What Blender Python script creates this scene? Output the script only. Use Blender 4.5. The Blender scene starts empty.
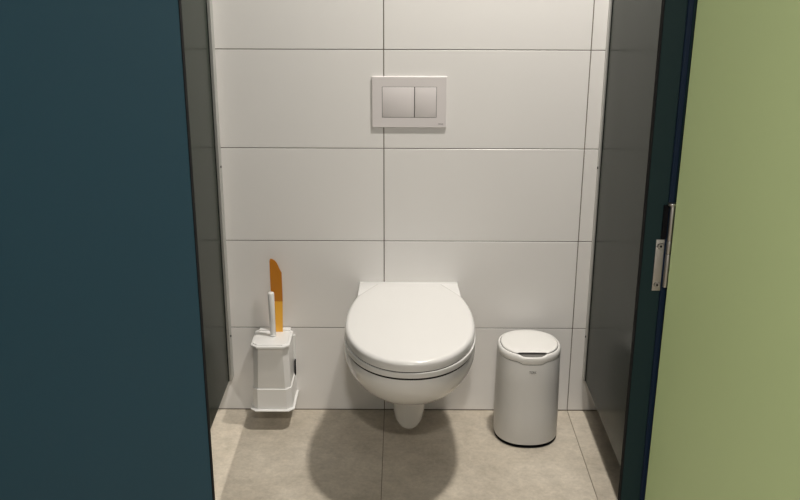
import bpy, bmesh, math, random
from mathutils import Vector, Matrix
random.seed(4)
S = bpy.context.scene
C = S.collection
R = math.radians

# ------------------------------------------------------------------ camera
# world: X right, Y away from the viewer (tiled wall face at Y = 0), Z up, metres
def make_camera():
    f, pit, rol, yaw = 950.0, .32537, -.00348, -.00109
    ry = Matrix(((math.cos(yaw), -math.sin(yaw), 0), (math.sin(yaw), math.cos(yaw), 0), (0, 0, 1)))
    rp = Matrix(((1, 0, 0), (0, math.cos(pit), -math.sin(pit)), (0, math.sin(pit), math.cos(pit))))
    rr = Matrix(((math.cos(rol), 0, -math.sin(rol)), (0, 1, 0), (math.sin(rol), 0, math.cos(rol))))
    m = rr @ rp @ ry
    right, fwd, up = m[0], m[1], m[2]
    cam = bpy.data.cameras.new('camera'); o = bpy.data.objects.new('camera', cam); C.objects.link(o)
    cam.sensor_width = 36; cam.lens = f / 800 * 36; cam.clip_start = .02
    o.matrix_world = Matrix(((right[0], up[0], -fwd[0], .05242), (right[1], up[1], -fwd[1], -2.78865),
                             (right[2], up[2], -fwd[2], 1.49412), (0, 0, 0, 1)))
    S.camera = o
make_camera()

# ------------------------------------------------------------------ world, exposure
w = bpy.data.worlds.new('world'); S.world = w; w.use_nodes = True
w.node_tree.nodes['Background'].inputs[0].default_value = (1, .95, .88, 1)
w.node_tree.nodes['Background'].inputs[1].default_value = .05
S.view_settings.view_transform = 'Standard'; S.view_settings.look = 'None'
S.view_settings.gamma = 1; S.view_settings.use_curve_mapping = False
S.view_settings.exposure = 1.20
LAMP_COLOR = (1.0, .945, .875)
CEIL = 2.6208
# x, y, power, radius of every recessed ceiling lamp
LAMPS = [(.50, -.46, 18.5, .07, 'over the toilet'), (-1.80, -.46, 20.0, .07, 'over the stall behind the left partition'),
         (.10, -3.25, 21.0, .10, 'over the aisle')]

# ------------------------------------------------------------------ materials
def mat(name, col, rough=.5, spec=.5, metal=0, noise=None, bump=None, trans=0, coat=0, sub=0):
    m = bpy.data.materials.new(name); m.use_nodes = True
    nt = m.node_tree; b = nt.nodes['Principled BSDF']
    b.inputs['Base Color'].default_value = (*col, 1); b.inputs['Roughness'].default_value = rough
    b.inputs['Specular IOR Level'].default_value = spec; b.inputs['Metallic'].default_value = metal
    b.inputs['Coat Weight'].default_value = coat; b.inputs['Coat Roughness'].default_value = .08
    b.inputs['Transmission Weight'].default_value = trans
    tc = nt.nodes.new('ShaderNodeTexCoord')
    if noise:
        sc, amt, det = noise
        n = nt.nodes.new('ShaderNodeTexNoise'); n.inputs['Scale'].default_value = sc; n.inputs['Detail'].default_value = det
        mx = nt.nodes.new('ShaderNodeMix'); mx.data_type = 'RGBA'
        mx.inputs[6].default_value = (*[c * (1 - amt) for c in col], 1)
        mx.inputs[7].default_value = (*[min(1, c * (1 + amt)) for c in col], 1)
        nt.links.new(tc.outputs['Object'], n.inputs['Vector'])
        nt.links.new(n.outputs[0], mx.inputs[0]); nt.links.new(mx.outputs[2], b.inputs['Base Color'])
    if bump:
        sc, st = bump
        n = nt.nodes.new('ShaderNodeTexNoise'); n.inputs['Scale'].default_value = sc; n.inputs['Detail'].default_value = 4
        bp = nt.nodes.new('ShaderNodeBump'); bp.inputs['Strength'].default_value = st; bp.inputs['Distance'].default_value = .001
        nt.links.new(tc.outputs['Object'], n.inputs['Vector'])
        nt.links.new(n.outputs[0], bp.inputs['Height']); nt.links.new(bp.outputs[0], b.inputs['Normal'])
    return m

def stone_mat():
    m = bpy.data.materials.new('stone_floor'); m.use_nodes = True
    nt = m.node_tree; L = nt.links; b = nt.nodes['Principled BSDF']; N = nt.nodes.new
    b.inputs['Roughness'].default_value = .42; b.inputs['Specular IOR Level'].default_value = .4
    tc = N('ShaderNodeTexCoord'); oi = N('ShaderNodeObjectInfo')
    geo = N('ShaderNodeNewGeometry')
    add = N('ShaderNodeVectorMath'); add.operation = 'ADD'
    sc = N('ShaderNodeVectorMath'); sc.operation = 'SCALE'; sc.inputs[0].default_value = (3, 7, 1)
    L.new(oi.outputs['Random'], sc.inputs['Scale'])
    L.new(geo.outputs['Position'], add.inputs[0]); L.new(sc.outputs[0], add.inputs[1])
    def noise(scale, det, rough=.6, dist=0):
        n = N('ShaderNodeTexNoise'); n.inputs['Scale'].default_value = scale; n.inputs['Detail'].default_value = det
        n.inputs['Roughness'].default_value = rough; n.inputs['Distortion'].default_value = dist
        L.new(add.outputs[0], n.inputs['Vector']); return n
    big = noise(5, 6, .6, .6); fine = noise(90, 6, .7); mid = noise(22, 5, .65)
    r1 = N('ShaderNodeValToRGB'); e = r1.color_ramp.elements
    e[0].position = .3; e[0].color = (.43, .38, .305, 1); e[1].position = .72; e[1].color = (.57, .515, .43, 1)
    L.new(big.outputs[0], r1.inputs[0])
    def overlay(src, a, lo, hi):
        mr = N('ShaderNodeMapRange'); mr.inputs[1].default_value = .3; mr.inputs[2].default_value = .7
        mr.inputs[3].default_value = lo; mr.inputs[4].default_value = hi
        L.new(src, mr.inputs[0])
        mx = N('ShaderNodeMix'); mx.data_type = 'RGBA'; mx.blend_type = 'MULTIPLY'; mx.inputs[0].default_value = 1
        L.new(a, mx.inputs[6]); L.new(mr.outputs[0], mx.inputs[7]); return mx.outputs[2]
    c = overlay(mid.outputs[0], r1.outputs[0], .86, 1.1)
    c = overlay(fine.outputs[0], c, .86, 1.1)
    # thin pale mineral veins
    v = noise(1.7, 4, .55, .3)
    sub = N('ShaderNodeMath'); sub.operation = 'SUBTRACT'; sub.inputs[1].default_value = .5; L.new(v.outputs[0], sub.inputs[0])
    ab = N('ShaderNodeMath'); ab.operation = 'ABSOLUTE'; L.new(sub.outputs[0], ab.inputs[0])
    mr = N('ShaderNodeMapRange'); mr.inputs[1].default_value = 0; mr.inputs[2].default_value = .004
    mr.inputs[3].default_value = .16; mr.inputs[4].default_value = 0; L.new(ab.outputs[0], mr.inputs[0])
    mx = N('ShaderNodeMix'); mx.data_type = 'RGBA'; mx.inputs[7].default_value = (.66, .6, .5, 1)
    L.new(mr.outputs[0], mx.inputs[0]); L.new(c, mx.inputs[6]); L.new(mx.outputs[2], b.inputs['Base Color'])
    bp = N('ShaderNodeBump'); bp.inputs['Strength'].default_value = .25; bp.inputs['Distance'].default_value = .001
    L.new(fine.outputs[0], bp.inputs['Height']); L.new(bp.outputs[0], b.inputs['Normal'])
    return m

def glow_mat():
    m = bpy.data.materials.new('lamp_glow'); m.use_nodes = True
    b = m.node_tree.nodes['Principled BSDF']
    b.inputs['Emission Color'].default_value = (*LAMP_COLOR, 1); b.inputs['Emission Strength'].default_value = 6
    return m

M = dict(
    tile=mat('white_tile', (.77, .755, .735), .32, .45, noise=(3, .015, 2)),
    grout=mat('grey_grout', (.17, .145, .12), .9, .2, noise=(60, .15, 3)),
    floor_grout=mat('floor_grout', (.20, .17, .135), .9, .2),
    stone=stone_mat(),
    paint=mat('white_paint', (.78, .77, .74), .8, .2, noise=(2, .02, 2)),
    laminate=mat('dark_grey_laminate', (.015, .023, .016), .22, .05),
    core=mat('black_core', (.008, .008, .009), .7, .08),
    alu=mat('grey_aluminium', (.50, .50, .48), .38, .5, metal=.6),
    navy=mat('navy_laminate', (.0125, .048, .073), .38, .35, noise=(1.2, .05, 2), bump=(500, .04)),
    jamb=mat('dark_teal_jamb', (.005, .017, .019), .5, .2),
    seal=mat('blue_seal', (.002, .009, .024), .5, .2),
    green=mat('green_laminate', (.475, .580, .305), .45, .4, noise=(1.5, .03, 2), bump=(500, .04)),
    steel=mat('brushed_steel', (.42, .41, .40), .30, .5, metal=1, noise=(80, .1, 3)),
    black=mat('black_plastic', (.004, .004, .005), .7, .06),
    ceramic=mat('white_ceramic', (.72, .715, .70), .07, .5),
    seatmat=mat('white_seat_plastic', (.68, .672, .655), .22, .5),
    plate=mat('satin_white_plastic', (.68, .645, .64), .35, .45),
    gap=mat('gap_shade', (.02, .018, .016), .8, .2),  # near-black colour painted in as the shade of seams and gaps
    recess=mat('recess_shade_grey', (.16, .155, .145), .6, .3),  # grey stands in for shade under the bin lid's front edge
    binw=mat('white_bin_plastic', (.64, .635, .62), .38, .45, bump=(900, .04)),
    binlid=mat('white_bin_lid_plastic', (.73, .72, .695), .36, .45),
    ink=mat('grey_print', (.10, .095, .09), .6, .3),
    holder=mat('white_holder_plastic', (.78, .775, .76), .32, .45),
    orange=mat('deep_orange_plastic', (.55, .20, .012), .35, .45),
    amber=mat('amber_plastic', (.90, .46, .05), .35, .45),
    glow=glow_mat(),
)

# ------------------------------------------------------------------ helpers
def obj(name, bm, m, parent=None, sharp=35, bevel=None):
    bmesh.ops.recalc_face_normals(bm, faces=bm.faces)
    if bevel:
        bmesh.ops.bevel(bm, geom=list(bm.edges), offset=bevel[0], segments=bevel[1], affect='EDGES', profile=.6)
    lim = R(sharp)
    for f in bm.faces: f.smooth = True
    for e in bm.edges:
        e.smooth = len(e.link_faces) == 2 and e.calc_face_angle(0) < lim
    me = bpy.data.meshes.new(name); bm.to_mesh(me); bm.free()
    me.materials.append(M[m])
    o = bpy.data.objects.new(name, me); C.objects.link(o)
    if parent: o.parent = parent
    return o

def tag(o, label, cat, group=None, kind=None):
    o['label'] = label; o['category'] = cat
    if group: o['group'] = group
    if kind: o['kind'] = kind
    return o

def thing(name, label, cat, loc=(0, 0, 0), group=None, kind=None):
    o = bpy.data.objects.new(name, None); C.objects.link(o); o.location = loc; o.empty_display_size = .05
    return tag(o, label, cat, group, kind)

def bx(x0, x1, y0, y1, z0, z1, bm=None):
    bm = bm or bmesh.new()
    v = [bm.verts.new((x, y, z)) for z in (z0, z1) for y in (y0, y1) for x in (x0, x1)]
    for f in ((0, 2, 3, 1), (4, 5, 7, 6), (0, 1, 5, 4), (2, 6, 7, 3), (0, 4, 6, 2), (1, 3, 7, 5)):
        bm.faces.new([v[i] for i in f])
    return bm

def loft(rings, cap0=True, cap1=True, bm=None, loop=False):
    bm = bm or bmesh.new()
    vs = [[bm.verts.new(p) for p in r] for r in rings]
    n = len(vs[0])
    pairs = list(zip(vs, vs[1:])) + ([(vs[-1], vs[0])] if loop else [])
    for a, b in pairs:
        for i in range(n):
            bm.faces.new((a[i], a[(i + 1) % n], b[(i + 1) % n], b[i]))
    if not loop:
        if cap0: bm.faces.new(vs[0])
        if cap1: bm.faces.new(vs[-1])
    return bm

def inset(o2, d):
    """offset a closed 2-D outline inward by d (outline may run either way round)"""
    n = len(o2)
    area = sum(o2[i][0] * o2[(i + 1) % n][1] - o2[(i + 1) % n][0] * o2[i][1] for i in range(n))
    sg = 1 if area > 0 else -1
    out = []
    for i in range(n):
        p, q, r = Vector(o2[i - 1]), Vector(o2[i]), Vector(o2[(i + 1) % n])
        e1 = (q - p); e2 = (r - q)
        if e1.length < 1e-9: e1 = e2
        if e2.length < 1e-9: e2 = e1
        e1.normalize(); e2.normalize()
        n1 = Vector((-e1.y, e1.x)) * sg; n2 = Vector((-e2.y, e2.x)) * sg
        nn = n1 + n2
        if nn.length < 1e-6: nn = n1
        nn.normalize()
        k = d / max(.5, nn.dot(n1))
        out.append((q.x + nn.x * k, q.y + nn.y * k))
    return out

def cyl(p0, p1, r0, r1=None, n=20, bm=None, rnd=0):
    r1 = r0 if r1 is None else r1
    p0, p1 = Vector(p0), Vector(p1); ax = (p1 - p0); L = ax.length; ax.normalize()
    u = ax.orthogonal().normalized(); v = ax.cross(u)
    def ring(t, r): return [p0 + ax * t + (u * math.cos(2 * math.pi * i / n) + v * math.sin(2 * math.pi * i / n)) * r for i in range(n)]
    rs = [ring(0, r0)]
    if rnd:
        rs = [ring(0, r0 - rnd), ring(rnd * .3, r0 - rnd * .3), ring(rnd, r0), ring(L - rnd, r1), ring(L - rnd * .3, r1 - rnd * .3), ring(L, r1 - rnd)]
    else:
        rs.append(ring(L, r1))
    return loft(rs, bm=bm)

def text_obj(name, body, size, depth, m, parent, place):
    cu = bpy.data.curves.new(name, 'FONT'); cu.body = body; cu.size = size
    cu.align_x = 'CENTER'; cu.align_y = 'CENTER'; cu.extrude = depth
    t = bpy.data.objects.new(name, cu); C.objects.link(t)
    me = bpy.data.meshes.new_from_object(t.evaluated_get(bpy.context.evaluated_depsgraph_get()))
    bpy.data.objects.remove(t); bpy.data.curves.remove(cu)
    for v in me.vertices: v.co = place(v.co)
    me.name = name; me.materials.clear(); me.materials.append(M[m])
    o = bpy.data.objects.new(name, me); C.objects.link(o); o.parent = parent
    return o

# ------------------------------------------------------------------ room shell
XL, XR, YF = -3.0, 3.6, -4.2
TH, TW, J = .2912, .6, .0028          # tile height, tile width, joint

wall = obj('wall_back', bx(XL, XR, .0035, .12, 0, CEIL), 'grout')
tag(wall, 'white tiled wall behind the toilet, large tiles with thin dark joints', 'wall', kind='structure')
def tile_mesh(name, m, sx, sy, sz, bev):
    bm = bx(-sx / 2, sx / 2, -sy / 2, sy / 2, -sz / 2, sz / 2)
    o = obj(name, bm, m, bevel=(bev, 1)); me = o.data; bpy.data.objects.remove(o); return me
wt = tile_mesh('wall_tile', 'tile', TW - J, .008, TH - J, .0006)
for r in range(9):
    for k in range(11):
        o = bpy.data.objects.new('wall_tile', wt); C.objects.link(o); o.parent = wall
        o.location = (XL + TW * (k + .5), .004 + random.uniform(-.0002, .0002), TH * (r + .5))
obj('sealant_joint', bx(XL, XR, -.0012, .004, -.001, .0026), 'grout', wall)
floor = obj('floor', bx(XL, XR, YF, 0, -.12, -.0025), 'floor_grout')
tag(floor, 'beige grey stone tile floor', 'floor', kind='structure')
ft = tile_mesh('floor_tile', 'stone', TW - .002, TW - .002, .012, .0006)
for r in range(7):
    for k in range(11):
        o = bpy.data.objects.new('floor_tile', ft); C.objects.link(o); o.parent = floor
        o.location = (XL + TW * (k + .5), -TW * (r + .5) - .0005, -.006 + random.uniform(-.0002, 0))
tag(obj('ceiling', bx(XL, XR, YF, .12, CEIL, CEIL + .1), 'paint'), 'plain white ceiling of the washroom', 'ceiling', kind='structure')
tag(obj('wall_side_left', bx(XL - .1, XL, YF, .12, -.12, CEIL), 'paint'), 'plain white side wall at the left end of the washroom', 'wall', kind='structure')
tag(obj('wall_side_right', bx(XR, XR + .1, YF, .12, -.12, CEIL), 'paint'), 'plain white side wall at the right end of the washroom', 'wall', kind='structure')
tag(obj('wall_aisle', bx(XL - .1, XR + .1, YF - .1, YF, -.12, CEIL), 'paint'), 'plain white wall across the aisle from the stalls', 'wall', kind='structure')

# ------------------------------------------------------------------ stall partitions
ZB, ZT = .122, 2.58  # unseen tops raised near the ceiling to keep light out of the next stall
YFR = -1.45                           # front face of the stall front
PT = .013                             # compact panel thickness
def foot(x, y, parent):
    f = obj('support_foot', cyl((x, y, 0), (x, y, ZB), .011, n=16), 'steel', parent)
    obj('floor_plate', cyl((x, y, 0), (x, y, .008), .026, n=20, rnd=.002), 'steel', f)
def partition(name, xin, side, chin, chd, label):
    """side -1: panel lies to the left of xin, +1 to the right"""
    x0, x1 = sorted((xin, xin + side * PT))
    root = obj(name, bx(x0, x1, YFR + PT, -.004, ZB, ZT), 'laminate', bevel=(.0008, 1))
    tag(root, label, 'partition', kind='structure')
    # black edge band along the bottom and the wall end, then the grey wall channel
    e0, e1 = sorted((xin - side * .0012, xin + side * (PT + .0012)))
    obj('edge_band', bx(e0, e1, -chd - .004, -chd + .001, ZB, ZT), 'core', root)
    c0, c1 = sorted((chin, 2 * xin + side * PT - chin))
    ch = obj('wall_channel', bx(c0, c1, -chd, -.0005, ZB - .002, ZT), 'alu', root, bevel=(.001, 1))
    for z in (.27, .82, 1.60):
        obj('channel_screw', cyl((chin, -chd * .5, z), (chin - side * .002, -chd * .5, z), .0035, n=10), 'core', ch)
    return root
partition('wall_left', -.4965, -1, -.4875, .040, 'dark grey partition on the left of the toilet stall, raised off the floor')
partition('wall_right', .6460, 1, .6410, .028, 'dark grey partition on the right of the toilet stall, raised off the floor')

OL, OR = -.2525, .4110                # door opening
wl = obj('wall_front_left', bx(XL, OL - .001, YFR, YFR + PT, ZB, ZT), 'navy', bevel=(.0008, 1))
tag(wl, 'large navy blue stall front panel left of the doorway', 'partition', kind='structure')
obj('edge_band', bx(OL - .0012, OL + .0002, YFR + .0003, YFR + PT + .0005, ZB, ZT), 'core', wl)
for x in (-1.5, -.52, -.29): foot(x, YFR + PT / 2, wl)
wr = obj('wall_front_right', bx(OR + .001, XR, YFR, YFR + PT, ZB, ZT), 'jamb', bevel=(.0008, 1))  # unseen length beyond the door added to close off light from the next stall
tag(wr, 'dark teal stall front post right of the doorway carrying the hinge', 'partition', kind='structure')
obj('edge_band', bx(OR - .0002, OR + .0012, YFR + .0003, YFR + PT + .0005, ZB, ZT), 'core', wr)
obj('door_seal', bx(.4425, .4510, YFR - .004, YFR + .001, ZB, ZT), 'seal', wr, bevel=(.001, 1))
for x in (.45, .66, 1.7): foot(x, YFR + PT / 2, wr)

# ------------------------------------------------------------------ green door, hinged on the right, swung out into the aisle
AX = Vector((.4505, YFR - .012, 0))
door = thing('door_1', 'light green stall door standing open on the right', 'door', AX, kind='structure')
door.matrix_world = Matrix.Translation(AX + Vector((0, 0, 1.1))) @ Matrix.Rotation(.006, 4, 'Y') @ Matrix.Translation((0, 0, -1.1)) @ Matrix.Rotation(R(116), 4, 'Z')
DW = OR - OL + .02
obj('door_panel', bx(-DW, .0, -.018, 0.0, ZB + .01, ZT - .02), 'green', door, bevel=(.001, 2))
# hinges: leaf on the post, barrel on the axis.  they hang on the post, turned back out of the door's own rotation
def hinge(zc, parent):
    z0, z1, zm = zc - .067, zc + .068, zc + .014
    h = obj('hinge', bx(.4300, .4450, YFR - .0025, YFR + .0005, z0, zm), 'steel', parent, bevel=(.0012, 2))
    for i in range(3):
        a, b = (z0 + .008, zm - .020, zm)[i], (zm - .0205, zm - .0005, z1)[i]
        obj('knuckle', cyl((.4480, YFR - .007, a), (.4480, YFR - .007, b), .0038, n=16, rnd=.0008), 'steel', h)
    obj('pin_cap', cyl((.4465, YFR - .008, z1), (.4465, YFR - .008, z1 + .004), .0065, n=16, rnd=.001), 'steel', h)
    obj('black_block', bx(.4365, .4450, YFR - .004, YFR + .0005, zm + .001, z1 - .001), 'black', h, bevel=(.001, 1))  # black block above the leaf, beside the barrel
    for z in (z0 + .010, zm - .010):
        s = obj('screw', cyl((.4370, YFR - .0025, z), (.4370, YFR - .0046, z), .0052, .0042, n=18), 'steel', h)
        obj('screw_recess', cyl((.4370, YFR - .0046, z), (.4370, YFR - .0048, z), .0020, n=6), 'black', s)
    return h
for zc in (.30, 1.047, 2.30): hinge(zc, wr)

# ------------------------------------------------------------------ flush plate
PX, PZ = .0750, 1.0130
fp = thing('flush_plate', 'white rectangular dual flush plate on the tiled wall above the toilet', 'flush plate', (PX, 0, PZ))
HW, HH, PD = .1095, .0750, .0055
bw0, bw1, bz0, bz1, bsp = -.0800, .0805, -.0455, .0455, .0155
frame = bmesh.new()
def rect_ring(x0, x1, z0, z1, y): return [(x0, y, z0), (x1, y, z0), (x1, y, z1), (x0, y, z1)]
loft([rect_ring(-HW, HW, -HH, HH, -.0002), rect_ring(-HW, HW, -HH, HH, -PD + .001), rect_ring(-HW + .001, HW - .001, -HH + .001, HH - .001, -PD),
      rect_ring(bw0, bw1, bz0, bz1, -PD), rect_ring(bw0, bw1, bz0, bz1, -.0002)], bm=frame, loop=True)
obj('frame', frame, 'plate', fp)
obj('recess', bx(bw0, bw1, -.003, -.0005, bz0, bz1), 'gap', fp)
g = .0011
for x0, x1 in ((bw0 + g, bsp - g), (bsp + g, bw1 - g)):
    obj('flush_button', bx(x0, x1, -PD - .0004, -.003, bz0 + g, bz1 - g), 'plate', fp, bevel=(.0007, 2))
text_obj('maker_mark', 'TECE', .0062, .0001, 'ink', fp, lambda c: Vector((c.x + .093, -PD - .0002 - c.z, c.y - .0645)))

# ------------------------------------------------------------------ toilet
TX = .0785
def egg(F, W, Wb, sm, back=0.0, nb=10, nf=22, chamfer=None):
    """plan outline, back edge at Y=-back, front at Y=-F; returns a closed list, symmetric about X=0"""
    half = []
    L = F - back
    if chamfer:                        # straight back corners cut off on the slant
        cx, cl = chamfer
        half.append((cx, 0.0))
        s0 = cl / L; w0 = Wb
    else:
        s0 = 0; w0 = Wb
    for i in range(nb):
        t = i / nb
        s = s0 + (sm - s0) * t
        k = 1 - (1 - t) ** 2.3
        half.append((w0 + (W - w0) * k, s))
    for i in range(nf):
        a = math.pi / 2 * i / nf
        half.append((W * math.cos(a) ** .93, sm + (1 - sm) * math.sin(a) ** 1.0))
    right = [(x, -(back + s * L)) for x, s in half]
    return right + [(0, -F)] + [(-x, y) for x, y in reversed(right)]

def at(o2, zf): return [(x, y, zf(y)) for x, y in o2]
toilet = thing('toilet', 'white wall-hung ceramic toilet with closed rounded lid', 'toilet', (TX, 0, 0))
TILT = .016
def plane(z): return lambda y: z + TILT * (y + .05) / .55
FR = .563
rings = []
#          z     F     W     Wb    sm
prof = [(.404, FR, .1820, .150, .55), (.392, FR + .002, .1850, .150, .55), (.365, FR - .003, .1845, .148, .55), (.335, FR - .017, .178, .142, .55),
        (.300, FR - .044, .164, .132, .55), (.268, FR - .088, .140, .120, .54), (.240, FR - .140, .116, .106, .56),
        (.220, FR - .195, .092, .090, .52), (.208, FR - .26, .066, .070, .46), (.203, FR - .33, .045, .052, .4)]
ro = egg(*prof[0][1:])
rings.append(at(inset(ro, .030), plane(.404)))
rings.append(at(inset(ro, .006), plane(.405)))
for i, (z, F, W, Wb, sm) in enumerate(prof):
    k = max(0, 1 - i / 4)
    rings.append([(x, y, z + TILT * k * (y + .05) / .55) for x, y in egg(F, W, Wb, sm)])
bowl = obj('bowl', loft(rings), 'ceramic', toilet, sharp=60)
# flat deck of the bowl at the wall, showing as two white corners behind the lid
deck = [(.1515, -.0005), (.1520, -.030), (.1535, -.070), (.1560, -.12), (-.1570, -.12), (-.1560, -.070), (-.1555, -.030), (-.1550, -.0005)]
di = inset(deck, .004)
obj('rear_deck', loft([[(x, y, .33) for x, y in deck], [(x, y, .4455) for x, y in deck], [(x, y, .4485) for x, y in inset(deck, .0012)], [(x, y, .450) for x, y in di]]),
    'ceramic', toilet, sharp=40)
# outlet trap hanging under the bowl
tr = []
for z, hw, yf in ((.30, .058, .30), (.20, .056, .272), (.15, .053, .262), (.115, .050, .256), (.085, .046, .250), (.068, .039, .242), (.057, .027, .230), (.053, .012, .214)):
    n = 28; pts = []
    for i in range(n):
        a = 2 * math.pi * i / n
        ca, sa = math.cos(a), math.sin(a)
        x = hw * math.copysign(abs(ca) ** .8, ca); y = math.copysign(abs(sa) ** .8, sa)
        yb = -.0 - (.30 - z) * .25
        pts.append((x, (yb - yf) / 2 + y * (yf + yb) / 2, z))
    tr.append(pts)
obj('trap', loft(tr), 'ceramic', toilet, sharp=60)
for s in (-1, 1):
    obj('fixing_cap', cyl((s * .146, -.28, .288), (s * .160, -.28, .282), .009, .007, n=16, rnd=.001), 'ceramic', bowl)
# dark fillers painted as the shade in the gaps, seat ring, lid
lid_o = egg(FR + .004, .1830, .1565, .53, back=.028, chamfer=(.102, .094))
seat_o = egg(FR + .005, .1838, .150, .53, back=.060, chamfer=(.120, .06))
obj('rim_gap_shade', loft([at(inset(seat_o, .004), plane(.402)), at(inset(seat_o, .006), plane(.412))]), 'gap', toilet)
def slab(o2, z0, z1, r0, r1, dome=0, n=5):
    rs = [at(inset(o2, r0 * 1.0), plane(z0))]
    rs += [at(inset(o2, r0 * (1 - math.sin(math.pi / 2 * i / 3))), plane(z0 + r0 * (1 - math.cos(math.pi / 2 * i / 3)))) for i in range(1, 4)]
    for i in range(n + 1):
        a = math.pi / 2 * i / n
        rs.append(at(inset(o2, r1[0] * (1 - math.cos(a))), plane(z1 - r1[1] * (1 - math.sin(a)))))
    for d in (.03, .06, .09):
        rs.append(at(inset(o2, r1[0] + d), plane(z1 + dome * d / .09)))
    return rs
seat = obj('seat', loft(slab(seat_o, .4085, .4235, .0012, (.0012, .0012))), 'seatmat', toilet, sharp=50)
obj('lid_gap_shade', loft([at(inset(lid_o, .0025), plane(.420)), at(inset(lid_o, .0025), plane(.430))]), 'gap', seat)
obj('lid', loft(slab(lid_o, .4262, .4545, .0012, (.013, .011), .0025)), 'seatmat', toilet, sharp=50)
for s in (-1, 1):
    obj('lid_hinge', cyl((s * .062, -.030, .4445), (s * .098, -.030, .4445), .0045, n=14, rnd=.001), 'seatmat', toilet)

# ------------------------------------------------------------------ waste bin
BX, BY = .4430, -.1400
binr = thing('waste_bin', 'white plastic waste bin with tilted oval lid on the floor beside the toilet', 'waste bin', (BX, BY, 0))
NB = 72
def sup(a, b, n=2.25):
    out = []
    for i in range(NB):
        t = 2 * math.pi * i / NB - math.pi / 2       # starts at the front
        c, s = math.cos(t), math.sin(t)
        out.append((a * math.copysign(abs(c) ** (2 / n), c), b * math.copysign(abs(s) ** (2 / n), s)))
    return out
BA, BB = .0950, .1010
def notch(x, y):                       # little V-shaped dip of the seam at the front
    return -.0065 * max(0, min(1, (.042 - abs(x)) / .014)) if y < 0 else 0
SEAM = .284
def bring(d, z, nz=0): return [(x, y, z + nz * notch(x, y)) for x, y in sup(BA - d, BB - d)]
obj('base_ring', loft([bring(.002, .0005), bring(-.0015, .002), bring(-.0015, .009), bring(.002, .011)]), 'black', binr)
body = obj('body', loft([bring(.001, .0095), bring(-.0025, .0115), bring(-.0032, .015), bring(-.0025, .10), bring(-.0008, .20), bring(0.0002, SEAM - .004, 1), bring(.0006, SEAM - .0016, 1), bring(.003, SEAM - .001, 1), bring(.003, SEAM + .008)]),
           'binw', binr, sharp=45)
obj('seam_shade', loft([bring(.0022, SEAM - .004, 1), bring(.0022, SEAM + .006, 0)], False, False), 'gap', binr)  # dark ring painted as the shade inside the seam
col = [bring(.003, SEAM + .0004, 1), bring(.0004, SEAM + .0006, 1), bring(0, SEAM + .002, 1), bring(-.0002, SEAM + .010)]
for i in range(1, 7):
    a = math.pi / 2 * i / 6
    col.append(bring(.0075 * (1 - math.cos(a)), SEAM + .010 + .012 * math.sin(a), math.sin(a) ** 2))
col += [bring(.0085, .3050, 1), bring(.0090, .2985)]
obj('collar', loft(col, False, True), 'binlid', binr, sharp=50)
# lid: oval, its front cut flat above a finger recess
lo = []
for x, y in sup(BA - .0098, BB - .0098, 2.15):
    if y < 0:
        lim = -(BB - .0265) - max(0, (abs(x) - .038)) * .9
        y = max(y, lim) if abs(x) < .06 else y
    lo.append((x, y))
LZ = .3040
obj('finger_recess', loft([[(x, y, .2990) for x, y in sup(BA - .0091, BB - .0091)], [(x, y, .2995) for x, y in sup(BA - .0091, BB - .0091)]]), 'recess', binr)  # white bin's recess floor, its shade put into the colour
obj('lid', loft([[(x, y, LZ + .0008) for x, y in inset(lo, .001)], [(x, y, LZ + .002) for x, y in lo], [(x, y, LZ + .0040) for x, y in inset(lo, .001)],
                 [(x, y, LZ + .0052) for x, y in inset(lo, .0035)], [(x * .75, y * .75, LZ + .0066) for x, y in lo], [(x * .4, y * .4, LZ + .0074) for x, y in lo]]),
    'binlid', binr, sharp=40)
def on_bin(c):
    x = c.x; n = 2.25
    yy = -BB * (1 - abs(x / BA) ** n) ** (1 / n) - .0006 - c.z
    return Vector((x, yy, c.y + .2530))
text_obj('maker_mark', 'TORK', .0125, .0002, 'ink', body, lambda c: on_bin(Vector((c.x * .62 + .001, c.y, c.z))))

# ------------------------------------------------------------------ brush holder on the wall, brush and orange blade in it
HX = -.3480
hold = thing('brush_holder', 'white angular toilet brush holder mounted low on the tiled wall', 'brush holder', (HX, 0, .068))
def octo(hw, y0, y1, ch, chb=0):
    return [(-hw + chb, y0), (hw - chb, y0)] + ([(hw, y0 - chb)] if chb else []) + [(hw, y1 + ch), (hw - ch, y1), (-hw + ch, y1), (-hw, y1 + ch)] + ([(-hw, y0 - chb)] if chb else [])
def lv(o2, z): return [(x, y, z - .068) for x, y in o2]
obj('drip_tray', loft([lv(octo(.0650, -.001, -.140, .017), .0675), lv(octo(.0690, -.001, -.144, .018), .0680), lv(octo(.0690, -.001, -.144, .018), .0705), lv(octo(.0625, -.001, -.134, .017), .0715),
                       lv(octo(.0610, -.001, -.1325, .017), .1385), lv(octo(.0595, -.001, -.131, .017), .1395)]), 'holder', hold, sharp=20)
obj('body', loft([lv(octo(.0575, -.010, -.1285, .016), .1380), lv(octo(.0580, -.010, -.129, .016), .1400), lv(octo(.0545, -.010, -.1265, .017), .280)]), 'holder', hold, sharp=20)
capo = octo(.0600, -.004, -.139, .019, .012)
cap = obj('cap', loft([lv(inset(capo, .002), .2785), lv(capo, .2800), lv(capo, .2850), lv(inset(capo, .0015), .2865), lv(inset(capo, .006), .2875), lv(inset(capo, .0075), .2900), lv(inset(capo, .011), .2908)]), 'holder', hold, sharp=20)
obj('back_rib', bx(-.046, .052, -.028, -.006, .2185, .2275), 'holder', cap, bevel=(.0015, 2))
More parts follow.
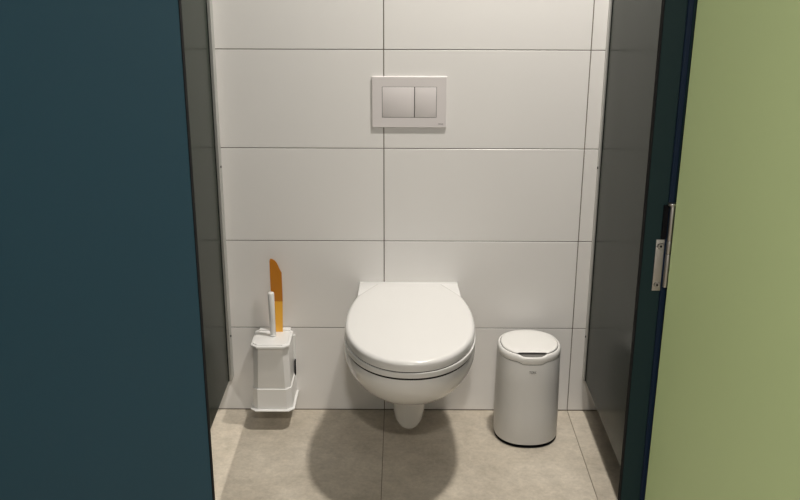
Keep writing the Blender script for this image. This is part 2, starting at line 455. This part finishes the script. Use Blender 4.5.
obj('wall_bracket', bx(-.058, .0640, -.0085, -.0005, .012, .200), 'holder', hold, bevel=(.001, 1))
obj('bracket_clip', bx(.0600, .0640, -.022, -.0085, .066, .118), 'black', hold, bevel=(.001, 1))

brush = thing('toilet_brush', 'white rod handle of the brush standing in the wall holder', 'toilet brush', (HX + .0025, -.064, .2915))
obj('handle', cyl((0, 0, -.0003), (-.001, -.004, .146), .0088, .0098, n=24, rnd=.0035), 'holder', brush, sharp=50)
obj('grip_ring', cyl((0, 0, .0), (0, 0, .0045), .0105, n=24, rnd=.0012), 'holder', brush)

blade = thing('orange_blade', 'flat orange plastic blade standing behind the white brush handle', 'scraper', (HX + .014, -.033, .2912))
def plate_poly(pts, th):
    return loft([[(x, -th / 2, z) for x, z in pts], [(x, th / 2, z) for x, z in pts]])
lower = [(-.0175, .0), (.0150, .0), (.0178, .1035), (-.0175, .1035)]
upper = [(-.0176, .1035), (.0180, .1035), (.0180, .198), (.0135, .207), (.0095, .2170), (.0050, .2285), (-.0010, .2370), (-.0085, .2420), (-.0135, .2435), (-.0165, .2415), (-.0180, .235)]
obj('lower_blade', plate_poly(lower, .0022), 'amber', blade)
obj('upper_blade', plate_poly(upper, .0030), 'orange', blade)

# ------------------------------------------------------------------ recessed ceiling lamps
for x, y, pw, r, where in LAMPS:
    t = thing('ceiling_downlight', 'round recessed white ceiling downlight ' + where, 'ceiling lamp', (x, y, CEIL), 'recessed ceiling downlights')
    n = 32
    def circ(rad, z): return [(rad * math.cos(2 * math.pi * i / n), rad * math.sin(2 * math.pi * i / n), z) for i in range(n)]
    obj('trim_ring', loft([circ(r + .018, 0), circ(r + .016, -.006), circ(r + .002, -.008), circ(r + .002, 0)], loop=True), 'paint', t)
    obj('diffuser', loft([circ(r, -.004), circ(r, -.002)]), 'glow', t)
    l = bpy.data.lights.new('downlight_beam', 'AREA'); l.shape = 'DISK'; l.size = 2 * r; l.energy = pw; l.color = LAMP_COLOR
    lo_ = bpy.data.objects.new('downlight_beam', l); C.objects.link(lo_); lo_.parent = t; lo_.location = (0, 0, -.010)
